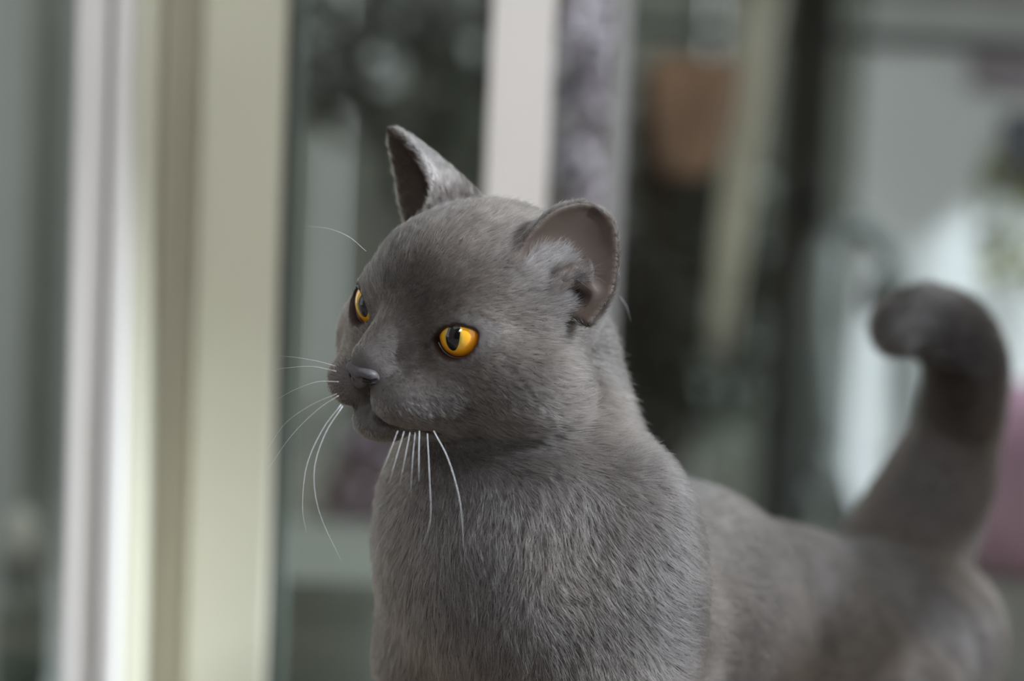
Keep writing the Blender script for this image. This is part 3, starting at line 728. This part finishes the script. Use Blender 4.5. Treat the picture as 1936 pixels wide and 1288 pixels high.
def grow(count):
    T = np.concatenate([Q[:, [0, 1, 2]], Q[:, [0, 2, 3]]])
    c = np.cross(V[T[:, 1]] - V[T[:, 0]], V[T[:, 2]] - V[T[:, 0]]); area = np.linalg.norm(c, axis=1) / 2
    cen = V[T].mean(1); ch = W2H(cen); hd = np.linalg.norm(ch - [0, 1, 0], axis=1)
    w = np.ones(len(T)); w[hd < 7] = 2.6
    face = nrm(CAM - cen); vis = (nrm(c) * face).sum(1); w *= np.where(vis > -0.35, 1.0, 0.25)
    w *= np.clip((cen[:, 2] - 0.02) / 0.14, 0.15, 1.0)
    ie = inner_ear[T].mean(1) > 0.5; w[ie] *= np.where(ear_side[ear_i[T[ie][:, 0]]] > 0, 0.0, 0.12)
    w[outer_ear[T].any(1)] *= 1.6
    w[(eye_open[T].min(1) < 0.13) | (nose_d[T].min(1) < 0.05) | (seam_d[T].min(1) < 0.03)] = 0
    pr = area * w; pr /= pr.sum()
    t = rng.choice(len(T), count, p=pr); u = rng.random((count, 2)); fl = u.sum(1) > 1; u[fl] = 1 - u[fl]
    b = np.stack([1 - u.sum(1), u[:, 0], u[:, 1]], 1)[..., None]
    root = (V[T[t]] * b).sum(1); nor = nrm((N[T[t]] * b).sum(1))
    rh = W2H(root)
    hdist = np.linalg.norm(rh - [0, 1, 0], axis=1)
    # flow
    fl_head = nrm((rh - [0, 6.0, -1.0]) * [1, 1, 1]) @ HEAD_R.T
    fl_body = -FW * 0.8 + np.array([0, 0, -0.62])
    fl_body = np.repeat(fl_body[None], count, 0)
    low = np.clip((0.14 - root[:, 2]) / 0.06, 0, 1)[:, None]; fl_body = fl_body * (1 - low) + np.array([0, 0, -1.0]) * low
    chest = np.clip(((root - A_) @ FW - 0.01) / 0.05, 0, 1)[:, None]; fl_body = fl_body * (1 - chest) + (np.array([0, 0, -1.0]) + LT * ((root - A_) @ LT)[:, None] * 4) * chest
    hw = np.clip((8.2 - hdist) / 2.0, 0, 1)[:, None]
    flow = fl_head * hw + nrm(fl_body) * (1 - hw)
    # tail
    dt = np.linalg.norm(root[:, None] - tp[None], axis=2); ti = dt.argmin(1); td = dt.min(1)
    tdir = nrm(np.gradient(tp, axis=0))[ti]; tw = np.clip((ti - 2) / 4, 0, 1) * (td < 0.045); tw = tw[:, None]
    flow = flow * (1 - tw) + tdir * tw
    # ears: towards the tip
    oe = outer_ear[T[t]].mean(1)[:, None]; ie = inner_ear[T[t]].mean(1)[:, None]
    e_i = ear_i[T[t][:, 0]]; tipdir = nrm(np.where((ear_side[e_i] > 0)[:, None], EARS[1][0][-1].mean(0), EARS[-1][0][-1].mean(0)) - root)
    ew = np.clip(oe + ie, 0, 1); flow = flow * (1 - ew) + tipdir * ew
    flow = nrm(flow - nor * (flow * nor).sum(1, keepdims=True))
    flow = nrm(flow + 0.30 * noise3(root, 60, 3) + 0.14 * noise3(root, 260, 4))
    cell = np.floor(root / 0.0020 + noise3(root, 400, 9) * 0.4).astype(np.int64)
    hsh = (cell[:, 0] * 73856093 ^ cell[:, 1] * 19349663 ^ cell[:, 2] * 83492791) & 65535
    tab = np.random.default_rng(5).normal(size=(65536, 3)); cl = tab[hsh]
    flow = nrm(flow + 0.13 * cl + 0.19 * rng.normal(size=(count, 3)))
    flow = nrm(flow - nor * (flow * nor).sum(1, keepdims=True))
    # length
    L = np.full(count, 0.0095)
    face_l = np.interp(rh[:, 1], [-3, 0, 2.0, 3.6, 5.2], [0.0105, 0.0090, 0.0062, 0.0045, 0.0028])
    L = L * (1 - hw[:, 0]) + face_l * hw[:, 0]
    cheek = np.clip((-rh[:, 2] - 0.5) / 2, 0, 1) * np.clip((3 - rh[:, 1]) / 3, 0, 1) * hw[:, 0]; L *= 1 + 0.35 * cheek
    L = np.where(tw[:, 0] > 0.5, 0.011, L)
    L = np.where(oe[:, 0] > 0.3, 0.0042, L); L = np.where(ie[:, 0] > 0.5, 0.0060, L)
    eo = eye_open[T[t]].min(1); L = np.where(eo < 0.5, np.minimum(L, 0.0022 + 0.004 * np.clip(eo - 0.13, 0, 1)), L)
    nd = nose_d[T[t]].min(1); L = np.where(nd < 0.5, np.minimum(L, 0.0016 + 0.002 * np.clip(nd, 0, 1)), L)
    sd = seam_d[T[t]].min(1); L = np.where(sd < 0.3, np.minimum(L, 0.0020), L)
    guard = (rng.random(count) < 0.05) & (L > 0.004)
    L *= np.where(guard, 1.2, 1.0) * rng.uniform(0.65, 1.15, count) * np.where(ew[:, 0] > 0.3, np.clip((1.02 - ev[e_i]) * 7, 0.35, 1), 1)
    lift = np.interp(L, [0.002, 0.012], [0.42, 0.55]) * np.where(guard, 1.08, 1.0) * (1 + 0.35 * cl[:, 0].clip(-1, 1) * 0.6)
    lift = np.clip(lift, 0.12, 0.9)[:, None]
    s = np.linspace(0, 1, 4)
    P = np.empty((count, 4, 3))
    for k, q in enumerate(s):
        P[:, k] = root - nor * 0.0004 + L[:, None] * (flow * (0.80 * q + 0.12 * q * q) + nor * (lift * (1.25 * q - 0.55 * q * q)))
    rad = np.interp(L, [0.002, 0.012], [0.00006, 0.00008])[:, None] * np.array([1.0, 0.95, 0.7, 0.15])[None]
    # colour: blue-grey with brownish undertone, darker brow and muzzle spots
    v = np.clip(np.exp(0.36 * rng.normal(size=count) + 0.16 * cl[:, 1] + 0.16 * noise3(root, 110, 12)[:, 0]), 0.35, 2.6)
    warm = np.clip(0.5 + 0.5 * noise3(root, 45, 15)[:, 0], 0, 1)[:, None]
    base = np.array(FUR_COOL) * (1 - warm) + np.array(FUR_WARM) * warm
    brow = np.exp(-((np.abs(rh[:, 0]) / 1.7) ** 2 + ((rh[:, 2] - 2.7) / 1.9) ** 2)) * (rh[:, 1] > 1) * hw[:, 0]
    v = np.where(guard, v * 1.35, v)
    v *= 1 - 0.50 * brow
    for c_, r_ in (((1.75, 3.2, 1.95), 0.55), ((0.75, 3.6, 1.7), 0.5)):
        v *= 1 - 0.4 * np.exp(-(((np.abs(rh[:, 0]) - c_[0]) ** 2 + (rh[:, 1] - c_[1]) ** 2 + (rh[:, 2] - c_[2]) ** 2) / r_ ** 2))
    for (sy, sz) in SPOTS:
        dd = ((rh[:, 1] - sy) / 0.24) ** 2 + ((rh[:, 2] - sz) / 0.12) ** 2
        v *= np.where(np.abs(rh[:, 0]) > 0.5, 1 - 0.75 * np.exp(-dd), 1)
    rimw = np.exp(-np.minimum.reduce([(e_i % 40) / 1.5, (39 - e_i % 40) / 1.5, (1 - ev[e_i]) * 14])) * np.clip(oe[:, 0] + ie[:, 0], 0, 1)  # far ear's backlit edge is painted lighter, near ear's edge darker
    v = v * np.where(ear_side[e_i] > 0, 1 - 0.45 * rimw, 1 + 1.1 * rimw); v = np.where(tw[:, 0] > 0.5, v * np.interp(ti, [9, 20], [1, 0.6]), v)  # tail end darkened: shade of the hook put into the coat colour
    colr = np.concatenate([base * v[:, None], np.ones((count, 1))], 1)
    return P, rad, colr
FUR_COOL, FUR_WARM = (0.055, 0.0492, 0.0475), (0.061, 0.050, 0.0425)
SPOTS = [(y_ + 0.4, z_) for y_, z_ in [(4.6, -1.75), (4.1, -1.7), (3.6, -1.65), (4.7, -2.05), (4.15, -2.05), (3.6, -2.05), (3.1, -2.0), (4.5, -2.38), (3.95, -2.42), (3.4, -2.42)]]

m_fur = bpy.data.materials.new('cat_fur'); m_fur.use_nodes = True
nt = m_fur.node_tree; nt.nodes.remove(nt.nodes['Principled BSDF'])
hb_ = nt.nodes.new('ShaderNodeBsdfHairPrincipled'); hb_.model = 'CHIANG'; hb_.parametrization = 'COLOR'
at_ = nt.nodes.new('ShaderNodeAttribute'); at_.attribute_name = 'tint'
nt.links.new(at_.outputs['Color'], hb_.inputs['Color'])
hb_.inputs['IOR'].default_value = 1.38; hb_.inputs['Roughness'].default_value = 0.42; hb_.inputs['Radial Roughness'].default_value = 0.55
if 'Coat' in hb_.inputs: hb_.inputs['Coat'].default_value = 0.0
nt.links.new(hb_.outputs[0], nt.nodes['Material Output'].inputs['Surface'])
if FUR_COUNT:
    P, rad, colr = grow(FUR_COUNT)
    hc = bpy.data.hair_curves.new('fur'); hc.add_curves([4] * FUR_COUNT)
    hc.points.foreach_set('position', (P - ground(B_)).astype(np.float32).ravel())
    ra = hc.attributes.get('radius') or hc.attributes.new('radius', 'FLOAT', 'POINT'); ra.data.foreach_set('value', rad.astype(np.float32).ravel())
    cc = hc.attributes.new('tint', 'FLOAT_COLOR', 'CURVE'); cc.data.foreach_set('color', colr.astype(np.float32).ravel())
    hc.materials.append(m_fur)
    fur = bpy.data.objects.new('fur', hc); COL.objects.link(fur); fur.parent = cat; fur['kind'] = 'stuff'

# --- eyes
m_ball = mat('eyeball_dark', (38, 24, 18), 0.15, spec=0.5)
m_pupil = mat('pupil_black', (7, 8, 12), 0.04, spec=0.5)
m_iris = bpy.data.materials.new('iris_amber'); m_iris.use_nodes = True
nt = m_iris.node_tree; b = nt.nodes['Principled BSDF']; b.inputs['Roughness'].default_value = 0.05; b.inputs['Specular IOR Level'].default_value = 0.55
a_ = nt.nodes.new('ShaderNodeAttribute'); a_.attribute_name = 'ring'
cr = nt.nodes.new('ShaderNodeValToRGB'); el = cr.color_ramp.elements
el[0].position = 0.30; el[0].color = lin((120, 104, 40)); el[1].position = 1.0; el[1].color = lin((70, 24, 8))
for p_, c_ in ((0.45, (190, 150, 52)), (0.62, (216, 152, 32)), (0.82, (212, 134, 22)), (0.93, (150, 74, 14))):
    e_ = el.new(p_); e_.color = lin(c_)
nt.links.new(a_.outputs['Fac'], cr.inputs['Fac']); nt.links.new(cr.outputs['Color'], b.inputs['Base Color'])
m_rim = mat('eyelid_rim', (40, 24, 20), 0.3, spec=0.5)
IRIS_R = {1: 0.90, -1: 0.98}
for s in (1, -1):
    c, g, ex, ey, ex0, ey0 = EYES[s]
    gaze = g + GAZE[s][0] * ex0 + GAZE[s][1] * ey0; gaze /= np.linalg.norm(gaze)
    gx_ = ex0 - gaze * (ex0 @ gaze); gx_ /= np.linalg.norm(gx_); gy_ = ey0 - gaze * (ey0 @ gaze) - gx_ * (ey0 @ gx_); gy_ /= np.linalg.norm(gy_)
    def cap(fr, rscale, rings=14, seg=48, inner=0.0):
        vs, fs, rr = [], [], []
        for i in range(rings + 1):
            for k in range(seg):
                t = 2 * math.pi * k / seg; R = fr(t); q = inner + (1 - inner) * i / rings
                a, bb = R * q * math.cos(t), R * q * math.sin(t)
                z = math.sqrt(max(0, EYE_R ** 2 - a * a - bb * bb)) + 0.13 * max(0, 1 - (a * a + bb * bb) / 0.9) ** 2
                vs.append(H2W(c + rscale * (a * gx_ + bb * gy_ + z * gaze))); rr.append(q)
        for i in range(rings):
            for k in range(seg):
                k2 = (k + 1) % seg; fs.append((i * seg + k, i * seg + k2, (i + 1) * seg + k2, (i + 1) * seg + k))
        return vs, fs, rr
    vs, fs, rr = cap(lambda t: EYE_R * 0.999, 0.997); ball = catpart('eye', vs, fs, m_ball)
    vs, fs, rr = cap(lambda t: IRIS_R[s], 1.003); io = catpart('iris', vs, fs, m_iris); io.parent = ball
    at2 = io.data.attributes.new('ring', 'FLOAT', 'POINT'); at2.data.foreach_set('value', np.array(rr, np.float32))
    pw, ph = (0.29, 0.56) if s > 0 else (0.27, 0.52)
    vs, fs, rr = cap(lambda t: 1 / math.sqrt((math.cos(t) / pw) ** 2 + (math.sin(t) / ph) ** 2), 1.006, rings=6); po = catpart('pupil', vs, fs, m_pupil); po.parent = ball
    for o in (io, po): o.matrix_parent_inverse.identity()
    # dark lid margin following the opening
    ring = []
    for k in range(40):
        t = 2 * math.pi * k / 40; R = 0.3
        for _ in range(30):
            R -= 0.6 * almond(R * math.cos(t), R * math.sin(t))
        a, bb = (R + 0.03) * math.cos(t), (R + 0.03) * math.sin(t)
        ring.append(H2W(c + a * ex + bb * ey + g * math.sqrt(max(0.02, (EYE_R + 0.06) ** 2 - a * a - bb * bb))))
    ring.append(ring[0]); vs, fs = tube_vf(ring, 0.0010, 6, False); catpart('eyelid', vs, fs, m_rim)

# --- nose leather
nx = np.arange(-1.2, 1.2, 0.035); ny = np.arange(4.4, 6.7, 0.035); nz = np.arange(-2.3, -0.3, 0.035)
X, Y, Z = np.meshgrid(nx, ny, nz, indexing='ij'); AXn = np.abs(X)
nd = ell(X, Y, Z, (0, 5.72, -1.24), (0.76, 0.44, 0.30)); nd = smin(nd, ell(X, Y, Z, (0, 5.70, -1.55), (0.40, 0.36, 0.40)), 0.25)
nd = smin(nd, ell(AXn, Y, Z, (0.52, 5.56, -1.42), (0.28, 0.36, 0.22)), 0.15)
nd = smax(nd, -cone(AXn, Y, Z, (0.32, 6.06, -1.52), (0.76, 5.66, -1.46), 0.12, 0.07), 0.08)
nd = smax(nd, -cone(X, Y, Z, (0, 6.05, -1.3), (0, 6.0, -1.9), 0.03, 0.04), 0.06)
NV, NQ = surface_nets(nx, ny, nz, nd); NV = relax(NV, NQ, 3)
m_nose = mat('nose_leather', (62, 57, 60), 0.55, noise=0.25, scale=900, spec=0.45)
catpart('nose', H2W(NV), NQ[:, ::-1], m_nose)
vs = []; fs = []
m_nostril = mat('nostril_dark', (18, 14, 14), 0.6)
for s in (1, -1):
    v_, f_ = tube_vf([H2W((s * 0.32, 5.90, -1.52)), H2W((s * 0.48, 5.79, -1.505)), H2W((s * 0.72, 5.56, -1.47))], [0.0011, 0.0013, 0.0006], 8)
    catpart('nostril', v_, f_, m_nostril)

# --- whiskers and brow hairs
m_wh = mat('whisker_white', (228, 228, 232), 0.35, spec=0.5)
for path, w in WHISKERS:
    pts = catmull([at(*p) for p in path], 16)
    vs, fs = tube_vf(pts, [0.38 * w * (1 - 0.85 * (i / 15) ** 1.3) for i in range(16)], 5); catpart('whisker', vs, fs, m_wh)
